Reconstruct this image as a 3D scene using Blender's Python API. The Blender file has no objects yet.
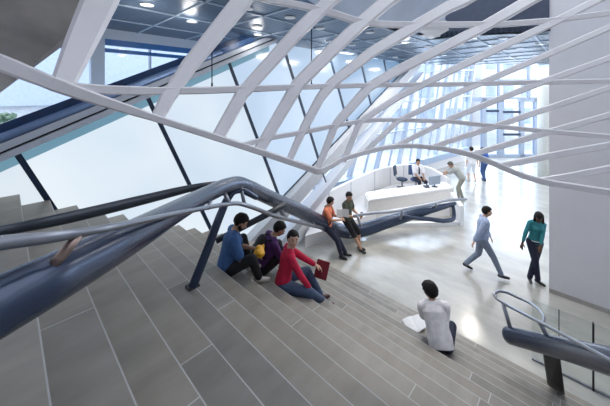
import bpy, bmesh, math, random
from mathutils import Vector, Matrix, noise
random.seed(7)
sc = bpy.context.scene
C = sc.collection
PI = math.pi
V = Vector
# ------------------------------------------------------------------ camera frame
F_PX = 288.0; HX = 305.0; HY = 94.0
TA = math.atan2(276.0, 288.0)
FW = V((math.cos(TA), math.sin(PI/2-TA)*1.0, 0)); FW = V((math.cos(TA), math.sin(TA), 0))
FW = V((0.722, 0.692, 0)).normalized()
RT = V((FW.y, -FW.x, 0))
CAMZ = 4.43
CAM = V((0, 0, CAMZ))
def P(px, py, d):
    return CAM + FW*d + RT*((px-HX)/F_PX*d) - V((0, 0, 1))*((py-HY)/F_PX*d)
def PZ(px, py, z):                      # point at height z
    d = (CAMZ-z)*F_PX/(py-HY); return P(px, py, d)
def PY(px, py, y):                      # point on plane Y=y
    r = P(px, py, 1.0)-CAM; return CAM + r*(y/r.y)
def PX(px, py, x):
    r = P(px, py, 1.0)-CAM; return CAM + r*(x/r.x)

# ------------------------------------------------------------------ materials
MATS = {}
def mat(name, col, rough=0.5, metal=0.0, var=0.0, nscale=8.0, bump=0.0, stretch=(1,1,1), spec=0.5, emis=None, estr=0.0, alpha=1.0, trans=0.0, ior=1.45, coat=0.0):
    if name in MATS: return MATS[name]
    m = bpy.data.materials.new(name); m.use_nodes = True
    nt = m.node_tree; b = nt.nodes['Principled BSDF']
    c = (col[0], col[1], col[2], 1)
    b.inputs['Base Color'].default_value = c
    b.inputs['Roughness'].default_value = rough
    b.inputs['Metallic'].default_value = metal
    b.inputs['Specular IOR Level'].default_value = spec
    b.inputs['Coat Weight'].default_value = coat
    b.inputs['IOR'].default_value = ior
    if trans: b.inputs['Transmission Weight'].default_value = trans
    if alpha < 1: b.inputs['Alpha'].default_value = alpha
    if emis:
        b.inputs['Emission Color'].default_value = (*emis, 1); b.inputs['Emission Strength'].default_value = estr
    if var or bump:
        tc = nt.nodes.new('ShaderNodeTexCoord'); mp = nt.nodes.new('ShaderNodeMapping')
        mp.inputs['Scale'].default_value = stretch
        n = nt.nodes.new('ShaderNodeTexNoise'); n.inputs['Scale'].default_value = nscale; n.inputs['Detail'].default_value = 6
        nt.links.new(tc.outputs['Object'], mp.inputs[0]); nt.links.new(mp.outputs[0], n.inputs['Vector'])
        if var:
            r = nt.nodes.new('ShaderNodeValToRGB')
            r.color_ramp.elements[0].position = .3; r.color_ramp.elements[1].position = .7
            r.color_ramp.elements[0].color = (*[max(0, x*(1-var)) for x in col], 1)
            r.color_ramp.elements[1].color = (*[min(1, x*(1+var)) for x in col], 1)
            nt.links.new(n.outputs[0], r.inputs[0]); nt.links.new(r.outputs[0], b.inputs['Base Color'])
        if bump:
            bp = nt.nodes.new('ShaderNodeBump'); bp.inputs['Strength'].default_value = bump; bp.inputs['Distance'].default_value = .02
            nt.links.new(n.outputs[0], bp.inputs['Height']); nt.links.new(bp.outputs[0], b.inputs['Normal'])
    MATS[name] = m
    return m
M_lat = mat('lattice paint', (.80,.785,.80), .45, var=.02, nscale=3)
M_white = mat('white paint', (.82,.83,.85), .5, var=.02, nscale=2)
M_wall = mat('wall plaster', (.74,.74,.78), .6, var=.03, nscale=1.2)
M_wallside = M_wall
M_door = mat('pale blue door frame', (.30,.37,.48), .4, var=.02)
M_frame = mat('white frame', (.55,.61,.70), .4, var=.02)
M_tube = mat('blue grey painted steel', (.036,.054,.098), .24, metal=.35, var=.03, nscale=5, spec=.6)
M_dark = mat('dark steel', (.035,.043,.058), .35, metal=.3, var=.1)
M_steel = mat('brushed stainless steel', (.27,.29,.33), .30, metal=.75, var=.03, nscale=3)
M_black = mat('black plate', (.012,.012,.014), .5, var=.1)
M_mull = mat('navy mullion', (.012,.03,.07), .4, var=.1)
M_conc = mat('board concrete', (.42,.395,.375), .75, var=.28, nscale=1.6, bump=.15)
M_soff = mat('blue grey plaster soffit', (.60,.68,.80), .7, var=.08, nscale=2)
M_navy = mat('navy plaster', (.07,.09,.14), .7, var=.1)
M_joint = mat('pale grout', (.48,.48,.47), .6, var=.05)
M_nose = mat('stair nosing edge', (.42,.42,.41), .5, var=.08)
TILES = [mat('slate tile %s' % k, c, .42, var=.13, nscale=2.2, bump=.03, stretch=(1,3,1)) for k, c in
         zip(('ash','stone','smoke','clay'), ((.235,.221,.196),(.275,.258,.228),(.200,.191,.172),(.250,.231,.200)))]
M_riser = mat('riser stone', (.15,.155,.155), .5, var=.1)

def floor_mat():
    m = bpy.data.materials.new('polished concrete floor'); m.use_nodes = True
    nt = m.node_tree; b = nt.nodes['Principled BSDF']
    tc = nt.nodes.new('ShaderNodeTexCoord'); mp = nt.nodes.new('ShaderNodeMapping'); mp.inputs['Scale'].default_value = (1.6, .55, 1)
    n = nt.nodes.new('ShaderNodeTexNoise'); n.inputs['Scale'].default_value = 1.3; n.inputs['Detail'].default_value = 9; n.inputs['Roughness'].default_value = .62
    r = nt.nodes.new('ShaderNodeValToRGB')
    r.color_ramp.elements[0].position = .3; r.color_ramp.elements[1].position = .72
    r.color_ramp.elements[0].color = (.35,.35,.325,1); r.color_ramp.elements[1].color = (.53,.52,.48,1)
    nt.links.new(tc.outputs['Object'], mp.inputs[0]); nt.links.new(mp.outputs[0], n.inputs[0]); nt.links.new(n.outputs[0], r.inputs[0])
    nt.links.new(r.outputs[0], b.inputs['Base Color'])
    r2 = nt.nodes.new('ShaderNodeMapRange'); r2.inputs[3].default_value = .13; r2.inputs[4].default_value = .30
    nt.links.new(n.outputs[0], r2.inputs[0]); nt.links.new(r2.outputs[0], b.inputs['Roughness'])
    b.inputs['Specular IOR Level'].default_value = .7
    b.inputs['Coat Weight'].default_value = .25; b.inputs['Coat Roughness'].default_value = .12
    return m
M_floor = floor_mat()

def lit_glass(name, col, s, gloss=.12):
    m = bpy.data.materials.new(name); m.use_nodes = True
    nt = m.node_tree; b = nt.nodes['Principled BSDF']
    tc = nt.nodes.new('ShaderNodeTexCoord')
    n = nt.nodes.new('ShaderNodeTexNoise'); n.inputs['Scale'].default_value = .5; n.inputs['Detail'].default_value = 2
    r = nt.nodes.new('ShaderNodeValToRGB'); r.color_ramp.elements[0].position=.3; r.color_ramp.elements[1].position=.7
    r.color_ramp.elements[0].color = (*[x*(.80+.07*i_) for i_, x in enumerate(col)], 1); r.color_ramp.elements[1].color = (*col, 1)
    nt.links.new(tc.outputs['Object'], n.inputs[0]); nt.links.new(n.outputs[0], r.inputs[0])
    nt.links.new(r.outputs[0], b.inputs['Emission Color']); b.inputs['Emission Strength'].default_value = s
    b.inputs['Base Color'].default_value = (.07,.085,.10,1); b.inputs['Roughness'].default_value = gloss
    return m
def clear_glass(name, tint, fixed=None):
    m = bpy.data.materials.new(name); m.use_nodes = True
    nt = m.node_tree; out = nt.nodes['Material Output']; nt.nodes.remove(nt.nodes['Principled BSDF'])
    t = nt.nodes.new('ShaderNodeBsdfTransparent'); t.inputs[0].default_value = (*tint, 1)
    g = nt.nodes.new('ShaderNodeBsdfGlossy'); g.inputs['Roughness'].default_value = .03
    fr = nt.nodes.new('ShaderNodeFresnel'); fr.inputs[0].default_value = 1.3
    mx = nt.nodes.new('ShaderNodeMixShader')
    if fixed is not None: mx.inputs[0].default_value = fixed
    else: nt.links.new(fr.outputs[0], mx.inputs[0])
    nt.links.new(t.outputs[0], mx.inputs[1]); nt.links.new(g.outputs[0], mx.inputs[2])
    nt.links.new(mx.outputs[0], out.inputs[0])
    return m
M_glass = clear_glass('guard glass', (.94,.965,.96), .06)
M_win = clear_glass('window glass', (.88,.93,.99), .03)
M_bglass = clear_glass('deep blue glass', (.16,.27,.50))

# ------------------------------------------------------------------ object helpers
def link(name, me, parent=None, mats=()):
    o = bpy.data.objects.new(name, me)
    C.objects.link(o)
    for m in mats: me.materials.append(m)
    if parent is not None: o.parent = parent
    return o
def tag(o, label=None, cat=None, group=None, kind=None):
    if label: o['label'] = label
    if cat: o['category'] = cat
    if group: o['group'] = group
    if kind: o['kind'] = kind
    return o
def empty(name, loc, rz=0, label=None, cat=None, group=None, kind=None):
    o = bpy.data.objects.new(name, None); C.objects.link(o); o.location = loc; o.rotation_euler = (0,0,rz); o.empty_display_size = .1
    return tag(o, label, cat, group, kind)
class MB:
    def __init__(s): s.bm = bmesh.new()
    def box(s, lo, hi, rot=None, org=None, mi=0):
        r = bmesh.ops.create_cube(s.bm, size=1)
        lo = V(lo); hi = V(hi)
        M = Matrix.Translation((lo+hi)/2) @ Matrix.Diagonal((*(hi-lo), 1))
        if rot is not None: M = Matrix.Translation(org or V((0,0,0))) @ rot @ M
        bmesh.ops.transform(s.bm, matrix=M, verts=r['verts'])
        for f in {f for v in r['verts'] for f in v.link_faces}: f.material_index = mi
        return s
    def hexa(s, bot, top, mi=0):            # prism between two loops of equal length
        a = [s.bm.verts.new(p) for p in bot]; b = [s.bm.verts.new(p) for p in top]; n = len(a)
        fs = [s.bm.faces.new(a[::-1]), s.bm.faces.new(b)]
        for i in range(n): fs.append(s.bm.faces.new((a[i], a[(i+1)%n], b[(i+1)%n], b[i])))
        for f in fs: f.material_index = mi
        return s
    def slab(s, pts, off, mi=0):            # polygon extruded by a vector
        off = V(off); pts = [V(p) for p in pts]
        return s.hexa(pts, [p+off for p in pts], mi)
    def sweep(s, pts, sec, mi=0, up=V((0,0,1)), closed_sec=True, caps=True, normals=None):
        """sec: function i -> list of (a,b) offsets along (side, up) frame"""
        pts = [V(p) for p in pts]; rings = []
        for i, p in enumerate(pts):
            t = (pts[min(i+1, len(pts)-1)] - pts[max(i-1, 0)]).normalized()
            u = normals[i] if normals else up
            side = t.cross(u)
            if side.length < 1e-4: side = t.cross(V((1,0,0)))
            side.normalize(); u2 = side.cross(t).normalized()
            rings.append([s.bm.verts.new(p + side*a + u2*b) for a, b in sec(i)])
        n = len(rings[0])
        for i in range(len(rings)-1):
            for k in range(n):
                f = s.bm.faces.new((rings[i][k], rings[i][(k+1)%n], rings[i+1][(k+1)%n], rings[i+1][k])); f.material_index = mi
        if caps:
            s.bm.faces.new(rings[0][::-1]).material_index = mi; s.bm.faces.new(rings[-1]).material_index = mi
        return s
    def tube(s, pts, radii, n=16, mi=0, smooth=True, roundcap=False):
        pts = [V(p) for p in pts]
        if not hasattr(radii, '__len__'): radii = [radii]*len(pts)
        if roundcap:
            radii = list(radii)
            d0 = (pts[0]-pts[1]).normalized(); d1 = (pts[-1]-pts[-2]).normalized(); r0 = radii[0]; r1 = radii[-1]
            pre = []; post = []
            for a in (85, 65, 40, 18):
                pre.append((pts[0]+d0*r0*math.sin(math.radians(a))*.6, r0*math.cos(math.radians(a))))
            for a in (18, 40, 65, 85):
                post.append((pts[-1]+d1*r1*math.sin(math.radians(a))*.6, r1*math.cos(math.radians(a))))
            pts = [q[0] for q in pre]+pts+[q[0] for q in post]; radii = [q[1] for q in pre]+radii+[q[1] for q in post]
        s.sweep(pts, lambda i: [(radii[i]*math.cos(2*PI*k/n), radii[i]*math.sin(2*PI*k/n)) for k in range(n)], mi)
        for f in s.bm.faces:
            if len(f.verts) == 4: f.smooth = True
        return s
    def lathe(s, prof, org=(0,0,0), n=20, mi=0):
        org = V(org); rings = [[s.bm.verts.new(org+V((r*math.cos(2*PI*k/n), r*math.sin(2*PI*k/n), z))) for k in range(n)] for r, z in prof]
        for i in range(len(rings)-1):
            for k in range(n):
                f = s.bm.faces.new((rings[i][k], rings[i][(k+1)%n], rings[i+1][(k+1)%n], rings[i+1][k])); f.material_index = mi; f.smooth = True
        s.bm.faces.new(rings[0][::-1]); s.bm.faces.new(rings[-1])
        return s
    def sphere(s, c, r, mi=0, rot=None, n=14):
        if not hasattr(r, '__len__'): r = (r,r,r)
        q = bmesh.ops.create_uvsphere(s.bm, u_segments=n, v_segments=max(6, n*2//3), radius=1)
        M = Matrix.Translation(V(c)) @ (rot.to_4x4() if rot is not None else Matrix.Identity(4)) @ Matrix.Diagonal((*r, 1))
        bmesh.ops.transform(s.bm, matrix=M, verts=q['verts'])
        for f in {f for v in q['verts'] for f in v.link_faces}: f.material_index = mi; f.smooth = True
        return s
    def build(s, name, mats, parent=None, bevel=0):
        bmesh.ops.recalc_face_normals(s.bm, faces=s.bm.faces)
        me = bpy.data.meshes.new(name); s.bm.to_mesh(me); s.bm.free()
        if not isinstance(mats, (list, tuple)): mats = [mats]
        o = link(name, me, parent, mats)
        if bevel:
            b = o.modifiers.new('b', 'BEVEL'); b.width = bevel; b.segments = 2; b.limit_method = 'ANGLE'
        return o
def spline(pts, n=8, lin=False):            # chord-length cubic Hermite through tuples of any length
    out = []; m_ = len(pts)
    ts = [0.0]
    for a, b in zip(pts, pts[1:]): ts.append(ts[-1]+max(1e-3, math.hypot(a[0]-b[0], a[1]-b[1])))
    def tan(i):
        if i == 0: return tuple((b-a)/(ts[1]-ts[0]) for a, b in zip(pts[0], pts[1]))
        if i == m_-1: return tuple((b-a)/(ts[-1]-ts[-2]) for a, b in zip(pts[-2], pts[-1]))
        h0 = ts[i]-ts[i-1]; h1 = ts[i+1]-ts[i]
        return tuple(((b-a)/h0*h1+(c-b)/h1*h0)/(h0+h1) for a, b, c in zip(pts[i-1], pts[i], pts[i+1]))
    for i in range(m_-1):
        h = ts[i+1]-ts[i]; ta = tan(i); tb_ = tan(i+1)
        for k in range(n):
            t = k/n
            if lin: out.append(tuple(a+(b-a)*t for a, b in zip(pts[i], pts[i+1]))); continue
            h00 = 2*t**3-3*t*t+1; h10 = t**3-2*t*t+t; h01 = -2*t**3+3*t*t; h11 = t**3-t*t
            out.append(tuple(h00*a+h10*h*c+h01*b+h11*h*d for a, b, c, d in zip(pts[i], pts[i+1], ta, tb_)))
    out.append(tuple(pts[-1])); return out
def interp(x, tab):
    if x <= tab[0][0]: return tab[0][1]
    for (a, va), (b, vb) in zip(tab, tab[1:]):
        if x <= b: return va+(vb-va)*(x-a)/(b-a)
    return tab[-1][1]

# ------------------------------------------------------------------ floor, stairs
T = .32; R = .167; X0 = .149; H0 = 1.42
YL = 5.75; YR = -.35
def nose(i): return X0+T*i
def tz(i): return CAMZ-(H0+R*i) if i < 18 else 0.0
fl = MB().box((-3, -6, -.12), (42, 40, 0)).build('floor', M_floor); tag(fl, kind='structure')
st = empty('stair_flight', (0,0,0), kind='structure')
for i in range(-5, 18):
    m = MB(); x1 = nose(i); x0 = x1-T; z = tz(i); zb = max(z-.62, 0.0)
    m.box((x0, YR, zb), (x1-.002, YL, z-.03), mi=4)
    # tiles on the tread with pale joints and a thin pale nosing strip
    JO = {1: 2.62, 2: 4.1, 3: 2.05, 0: 3.3, 4: 3.2}
    off = JO.get(i, random.uniform(0, 1.5)); L = random.choice((1.9, 2.2, 2.5, 2.9)); y = YR; k = 0
    cuts = [YR]; q = off
    while q-L > YR: q -= L
    while q < YL-.1:
        if q > YR+.1: cuts.append(q)
        q += L
    cuts.append(YL)
    last = None
    for a, b in zip(cuts, cuts[1:]):
        c = random.choice([t for t in range(4) if t != last]); last = c
        m.box((x0-.0, a, z-.03), (x1-.008, b-(.008 if b < YL else 0), z), mi=c)
        if b < YL: m.box((x0, b-.008, z-.03), (x1-.008, b, z-.0005), mi=5)
    m.box((x1-.008, YR, z-.03), (x1, YL, z), mi=6)
    o = m.build('step', TILES+[M_riser, M_joint, M_nose], st)

# ------------------------------------------------------------------ left wall of lit glass panels (plane Y=5.8)
W = 5.80
def WP(x, h, y=W): return V((x, y, CAMZ-h))
poly = [(-3, 2.28), (.455,.694), (4.87,-1.33), (13.2,-1.4), (4.07,3.4), (3.3,3.8), (-3,3.8)]
def clip(poly, f):
    out = []
    for a, b in zip(poly, poly[1:]+poly[:1]):
        fa, fb = f(a), f(b)
        if fa >= 0: out.append(a)
        if fa*fb < 0:
            t = fa/(fa-fb); out.append((a[0]+(b[0]-a[0])*t, a[1]+(b[1]-a[1])*t))
    return out
SL = .44
mpx = [(30,173),(185,176),(250,120),(300,101),(338,88),(364,76),(386,72)]
mx = []
for px, py in mpx:
    p = PY(px, py, W); h = CAMZ-p.z; mx.append(p.x-SL*h)
mx += [mx[-1]+1.45, mx[-1]+2.9]
bounds = [-9]+mx+[40]
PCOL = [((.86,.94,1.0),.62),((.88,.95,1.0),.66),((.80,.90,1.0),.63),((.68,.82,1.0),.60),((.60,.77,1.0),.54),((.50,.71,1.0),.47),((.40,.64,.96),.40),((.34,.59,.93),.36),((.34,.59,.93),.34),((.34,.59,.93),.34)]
wl = empty('wall_left', WP(0, 3.8), kind='structure')
def wchild(o):
    o.parent = wl; o.matrix_parent_inverse = Matrix.Translation(-V(wl.location)); return o
for k, (a, b) in enumerate(zip(bounds, bounds[1:])):
    q = clip(clip(poly, lambda p: (p[0]-SL*p[1])-(a+.0)), lambda p: b-(p[0]-SL*p[1]))
    if len(q) < 3: continue
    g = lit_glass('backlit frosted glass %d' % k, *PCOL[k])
    wchild(MB().slab([WP(x, h) for x, h in q], (0,.03,0)).build('panel', g))
for a in mx:
    q = clip(clip(poly, lambda p: (p[0]-SL*p[1])-(a-.04)), lambda p: (a+.04)-(p[0]-SL*p[1]))
    if len(q) < 3: continue
    wchild(MB().slab([WP(x, h, W-.03) for x, h in q], (0,.028,0)).build('mullion', M_mull))
# opposite flight rising over the wall: stringer, groove, tube, dark glass band
def band(x0, x1, ho0, ho1, y0, y1, m, name, slope=-.459, hb=.694, xb=.455, par=None):
    def hh(x): return hb+slope*(x-xb)
    pts = [WP(x0, hh(x0)+ho0, y0), WP(x1, hh(x1)+ho0, y0), WP(x1, hh(x1)+ho1, y0), WP(x0, hh(x0)+ho1, y0)]
    o = MB().slab(pts, (0, y1-y0, 0)).build(name, m)
    if par: o.parent = par
    return o
of = empty('trim_1', (0,0,0), kind='structure')
band(-2.5, 4.87, -.245, -.135, 5.66, 5.84, M_frame, 'stringer', par=of)
band(-2.5, 4.87, -.135, -.10, 5.72, 5.84, M_black, 'groove', par=of)
band(-2.5, 4.87, -.10, .0, 5.66, 5.84, M_frame, 'stringer', par=of)
M_teal = lit_glass('teal edge glass', (.25,.5,.64), .42)
band(-2.0, 4.7, .0, .16, 5.78, 5.795, M_teal, 'edge_glass', par=of)
gt = MB(); hh = lambda x: .694-.459*(x-.455)
gt.tube([WP(-2.0, hh(-2.0)-.31, 5.72), WP(3.3, hh(3.3)-.31, 5.72)], .06)
o = gt.build('blue_tube', mat('pale blue steel', (.22,.33,.56), .3, metal=.3, var=.05), of)
band(-2.5, 4.4, -.50, -.375, 5.86, 5.90, mat('dark blue band', (.015,.05,.14), .3, var=.2), 'blue_fascia', par=of)
band(-2.5, 4.3, -.375, -.245, 5.86, 5.90, mat('mid blue band', (.10,.2,.42), .3, var=.2), 'blue_fascia', par=of)
# slanted planks under the wall's rising edge
pl = empty('trim_2', (0,0,0), kind='structure')
M_plank = mat('pale grey plank', (.50,.54,.60), .5, var=.05)
EG = dict(slope=-.522, hb=1.83, xb=7.0)
band(3.3, 14.0, .0, .42, 5.55, 5.84, M_plank, 'inclined_beam', par=pl, **EG)
band(4.6, 14.0, .75, .99, 5.45, 5.80, M_frame, 'inclined_beam', par=pl, **EG)
band(5.2, 14.0, -.05, -.01, 5.775, 5.79, M_mull, 'edge_line', par=pl, **EG)

# ------------------------------------------------------------------ rear left window wall (beyond the rising flight)
YB = 7.4
wn = empty('window_1', (0, YB, 0), kind='structure')
def wnc(o): o.parent = wn; o.matrix_parent_inverse = Matrix.Translation(-V(wn.location)); return o
a = PY(-40, 30, YB).x; b = PY(245, 50, YB).x
wnc(MB().box((a-1, YB+.02, 2.3), (b+1, YB+.04, CAMZ+1.5)).build('pane', M_win))
xm = PY(97, 60, YB).x
wnc(MB().box((xm-.12, YB-.1, 2.3), (xm+.12, YB+.1, CAMZ+1.5)).build('window_frame', M_frame))
for px in (150, 205):
    x_ = PY(px, 60, YB).x
    wnc(MB().box((x_-.02, YB-.03, 2.3), (x_+.02, YB+.06, CAMZ+1.5)).build('window_frame', M_frame))
for (h0, h1, m) in ((-1.45,-1.18, M_frame), (-1.18,-1.05, mat('blue rail', (.05,.17,.42), .3, var=.1)), (-.98,-.90, mat('blue rail',(0,0,0)))):
    wnc(MB().box((a-1, YB-.08, CAMZ-h1), (b+2.2, YB+.0, CAMZ-h0)).build('window_rail', m))

# ------------------------------------------------------------------ ceilings
def ceil_mat():
    m = bpy.data.materials.new('metal mesh ceiling'); m.use_nodes = True
    nt = m.node_tree; b = nt.nodes['Principled BSDF']
    tc = nt.nodes.new('ShaderNodeTexCoord')
    w = nt.nodes.new('ShaderNodeTexWave'); w.wave_type = 'BANDS'; w.bands_direction = 'Y'; w.inputs['Scale'].default_value = 3.2; w.inputs['Distortion'].default_value = 0
    r = nt.nodes.new('ShaderNodeValToRGB'); r.color_ramp.elements[0].position=.35; r.color_ramp.elements[1].position=.8
    r.color_ramp.elements[0].color = (.04,.07,.115,1); r.color_ramp.elements[1].color = (.10,.16,.25,1)
    nt.links.new(tc.outputs['Object'], w.inputs[0]); nt.links.new(w.outputs[0], r.inputs[0]); nt.links.new(r.outputs[0], b.inputs['Base Color'])
    b.inputs['Roughness'].default_value = .35; b.inputs['Metallic'].default_value = .4
    return m
M_ceil = ceil_mat()
HC = 1.4
def PC(px, py, h=HC): return P(px, py, h*F_PX/(HY-py))
ce = empty('ceiling', (0,0,CAMZ+HC), kind='structure')
def cchild(o): o.parent = ce; o.matrix_parent_inverse = Matrix.Translation(-V(ce.location)); return o
WX0 = PZ(549, 292, 0).x
edge = [PC(60, -25), PC(300, 2), PC(330, 13), PC(381, 25), PC(440, 37), PC(500, 33), PC(549.5, 31), V((WX0+.3, .4, CAMZ+HC))]
far = [P(900, 60, 13.6), P(450, 60, 13.6), P(380, 60, 13.9), P(250, 60, 14.2)]
for q in far: q.z = CAMZ+HC
xx = V((0, YB+.1, CAMZ+HC))
poly3 = edge+[far[0], far[1], far[2], V((13.4, 7.6, CAMZ+HC)), V((-2, 7.6, CAMZ+HC)), V((-2, 4, CAMZ+HC))]
cchild(MB().slab(poly3, (0,0,.12)).build('mesh_ceiling', M_ceil))
# thin bright channels between the mesh panels
M_chan = mat('pale channel', (.42,.52,.64), .4, metal=.2, var=.05)
def inside(p):
    return True
import itertools
def seg_clip(p, d):                          # longest interval of line p+t*d inside poly3 (xy)
    ts = []
    n = len(poly3)
    for i in range(n):
        a = poly3[i]; b = poly3[(i+1)%n]; e = b-a
        den = d.x*e.y-d.y*e.x
        if abs(den) < 1e-9: continue
        w_ = a-p; t = (w_.x*e.y-w_.y*e.x)/den; u_ = (w_.x*d.y-w_.y*d.x)/den
        if 0 <= u_ <= 1: ts.append(t)
    ts.sort(); return [(ts[i], ts[i+1]) for i in range(0, len(ts)-1, 2)]
chan = MB()
for k in range(26):
    for d, p0 in ((V((1,0,0)), V((0, -8+k*1.1, CAMZ+HC))), (V((0,1,0)), V((1+k*1.1, 0, CAMZ+HC)))):
        for t0, t1 in seg_clip(p0, d):
            a = p0+d*t0; b = p0+d*t1; s_ = d.cross(V((0,0,1)))*.018
            chan.slab([a-s_, b-s_, b+s_, a+s_], (0,0,-.02))
cchild(chan.build('ceiling_channel', M_chan))
# soffits near the top of the frame
so = MB(); pts = [PC(296, 2), PC(330, 13), PC(381, 25), PC(440, 37)]
top = [p+V((0,0,1.5))-FW*1.0 for p in pts]
for i in range(3):
    so.hexa([pts[i], pts[i+1], pts[i+1]+FW*.2, pts[i]+FW*.2], [top[i], top[i+1], top[i+1]+FW*.2, top[i]+FW*.2])
cchild(so.build('soffit', M_soff))
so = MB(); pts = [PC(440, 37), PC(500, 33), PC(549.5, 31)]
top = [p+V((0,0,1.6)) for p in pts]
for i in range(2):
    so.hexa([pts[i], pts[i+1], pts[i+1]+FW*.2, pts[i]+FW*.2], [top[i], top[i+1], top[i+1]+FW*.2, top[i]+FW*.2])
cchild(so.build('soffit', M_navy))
p0 = P(417, 28, 6.6); p1 = P(447, 21, 6.4)
cchild(MB().slab([P(416,30,6.5), P(437,37,6.8), P(449,30,6.4), P(446,20,6.2), P(416,20,6.3)], FW*.3).build('soffit', M_white))
# concrete underside of the flight overhead, top left
A = P(-4, 96, 4.4); B = P(60, 48, 3.9); Cc = P(112, 0, 3.6); D = P(150,-33,3.5)
back = V((-2.6, 0, .9))
cs = MB().slab([A, B, Cc, D, D+back, Cc+back, B+back, A+back], (0,0,.3)).build('ceiling', M_conc); tag(cs, kind='structure')

# recessed lamps in the mesh ceiling
LPX = [(147,4),(192,21),(247,8),(258,34),(290,17),(320,28),(257,26),(330,41),(405,42),(370,32),(395,57),(428,46),(473,38),(503,38),(520,48),(492,45),(460,44),(487,53),(540,44),(444,55),(466,58),(515,57),(352,45),(535,55)]
M_lamp = mat('lamp glow', (.9,.9,.9), .4, emis=(1,.97,.93), estr=7)
proto = None
for k, (px, py) in enumerate(LPX):
    c = PC(px, py)
    if proto is None:
        proto = empty('ceiling_lamp', c, 0, 'round recessed ceiling lamp glowing in the dark mesh ceiling', 'ceiling lamp', 'round lamps set in the mesh ceiling')
        parts = [MB().lathe([(.088,-.02),(.10,-.02),(.10,0),(.07,0)], n=20).build('lamp_ring', M_white, proto),
                 MB().lathe([(.0001,-.012),(.085,-.016),(.085,-.004),(.0001,-.003)], n=20).build('diffuser', M_lamp, proto)]
    else:
        r = proto.copy(); C.objects.link(r); r.location = c
        for ch in parts:
            q = ch.copy(); C.objects.link(q); q.parent = r
for k, (px, py) in enumerate([(147,3),(190,18),(257,33),(405,42)]):
    c = PC(px, py)
    L = bpy.data.lights.new('lamp_light', 'POINT'); L.energy = 5; L.color = (1,.93,.86); L.shadow_soft_size = .12
    lo = bpy.data.objects.new('lamp_light', L); C.objects.link(lo); lo.location = c-V((0,0,.2))
for k, (px, d) in enumerate(((330, 9.0), (400, 10.5), (450, 8.0), (520, 9.5), (470, 12.5), (380, 7.0))):
    L = bpy.data.lights.new('lobby_lamp_light', 'AREA'); L.shape = 'DISK'; L.size = .5; L.energy = 46; L.color = (1,.93,.84)
    lo = bpy.data.objects.new('lobby_lamp_light', L); C.objects.link(lo); lo.location = P(px, 94, d)+V((0,0,HC-.06))
# hanging wires seen beside the lattice
for (px, y0, y1, d) in ((212, 7, 83, 6.0), (311.5, 22, 83, 6.2)):
    a = P(px, y0, d); b = P(px, y1, d)
    if a.z > CAMZ+HC: a.z = CAMZ+HC
    o = MB().tube([a, b], .011, n=8).tube([b, b-V((0,0,.1))], .02, n=8).build('hanging_cable', M_mull)
    tag(o, 'thin dark hanging rod left of centre, in front of the lit glass wall' if px < 300 else 'thin dark hanging rod nearer the middle of the ceiling, behind the white lattice', 'cable')

# ------------------------------------------------------------------ right wall and column
WX = PZ(549, 292, 0).x; WY = PZ(549, 292, 0).y
wr = MB().box((WX, -9, 0), (WX+.35, WY, CAMZ+3.6)).build('wall_right', M_wall); tag(wr, kind='structure')
cp = P(545.5, 200, 15.2); 
co = MB().lathe([(.34,0),(.34,CAMZ+HC)], n=28).build('column', mat('cream column', (.70,.72,.68), .5, var=.04)); co.location = (cp.x, cp.y, 0)
tag(co, 'round cream column just left of the big white wall, before the street doors', 'column')
bx = MB().box((WX-.012, -9, 0), (WX, WY, .09)).build('baseboard_right', mat('taupe skirting', (.42,.40,.38), .5, var=.1)); tag(bx, kind='structure')

# ------------------------------------------------------------------ street facade
fa = empty('window_2', P(500, 158, 20), kind='structure')
def fchild(o): o.parent = fa; o.matrix_parent_inverse = Matrix.Translation(-V(fa.location)); return o
DF = 20.0
def fp(px, z, d=DF):
    p = P(px, 94, d); return V((p.x, p.y, z))
def fbar(px0, z0, px1, z1, w, t=.12, d=DF, m=None, name='mullion', vertical=True):
    a = fp(px0, z0, d); b = fp(px1, z1, d)
    s_ = (RT if vertical else V((0,0,1)))*(w/2)
    return fchild(MB().slab([a-s_, a+s_, b+s_, b-s_], FW*t).build(name, m or M_door))
def zpx(py, d=DF): return CAMZ-(py-HY)/F_PX*d
ZT = CAMZ+3.2
for px, w in ((467,.16),(499,.14),(529,.14),(560,.14),(592,.14)): fbar(px, zpx(100), px, ZT, w)
for px, w in ((470,.28),(484.5,.32),(501.5,.42),(522.5,.28),(536.5,.25),(553,.3)): fbar(px, 0.0, px, zpx(98), w, .2)
fbar(465, zpx(99.5), 600, zpx(99.5), .32, .22, vertical=False)
fbar(465, zpx(80), 600, zpx(80), .10, .1, vertical=False)
fbar(470, .12, 600, .12, .24, .2, vertical=False)
for px0, px1, py in ((503,521,112),(503,521,134.5),(486,499,111)):
    fbar(px0, zpx(py), px1, zpx(py), .16, .08, vertical=False, m=M_mull, name='push_bar')
fchild(MB().slab([fp(463, 0, DF+.05), fp(720, 0, DF+.05), fp(720, ZT, DF+.05), fp(463, ZT, DF+.05)], FW*.02).build('pane', M_win))
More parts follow.
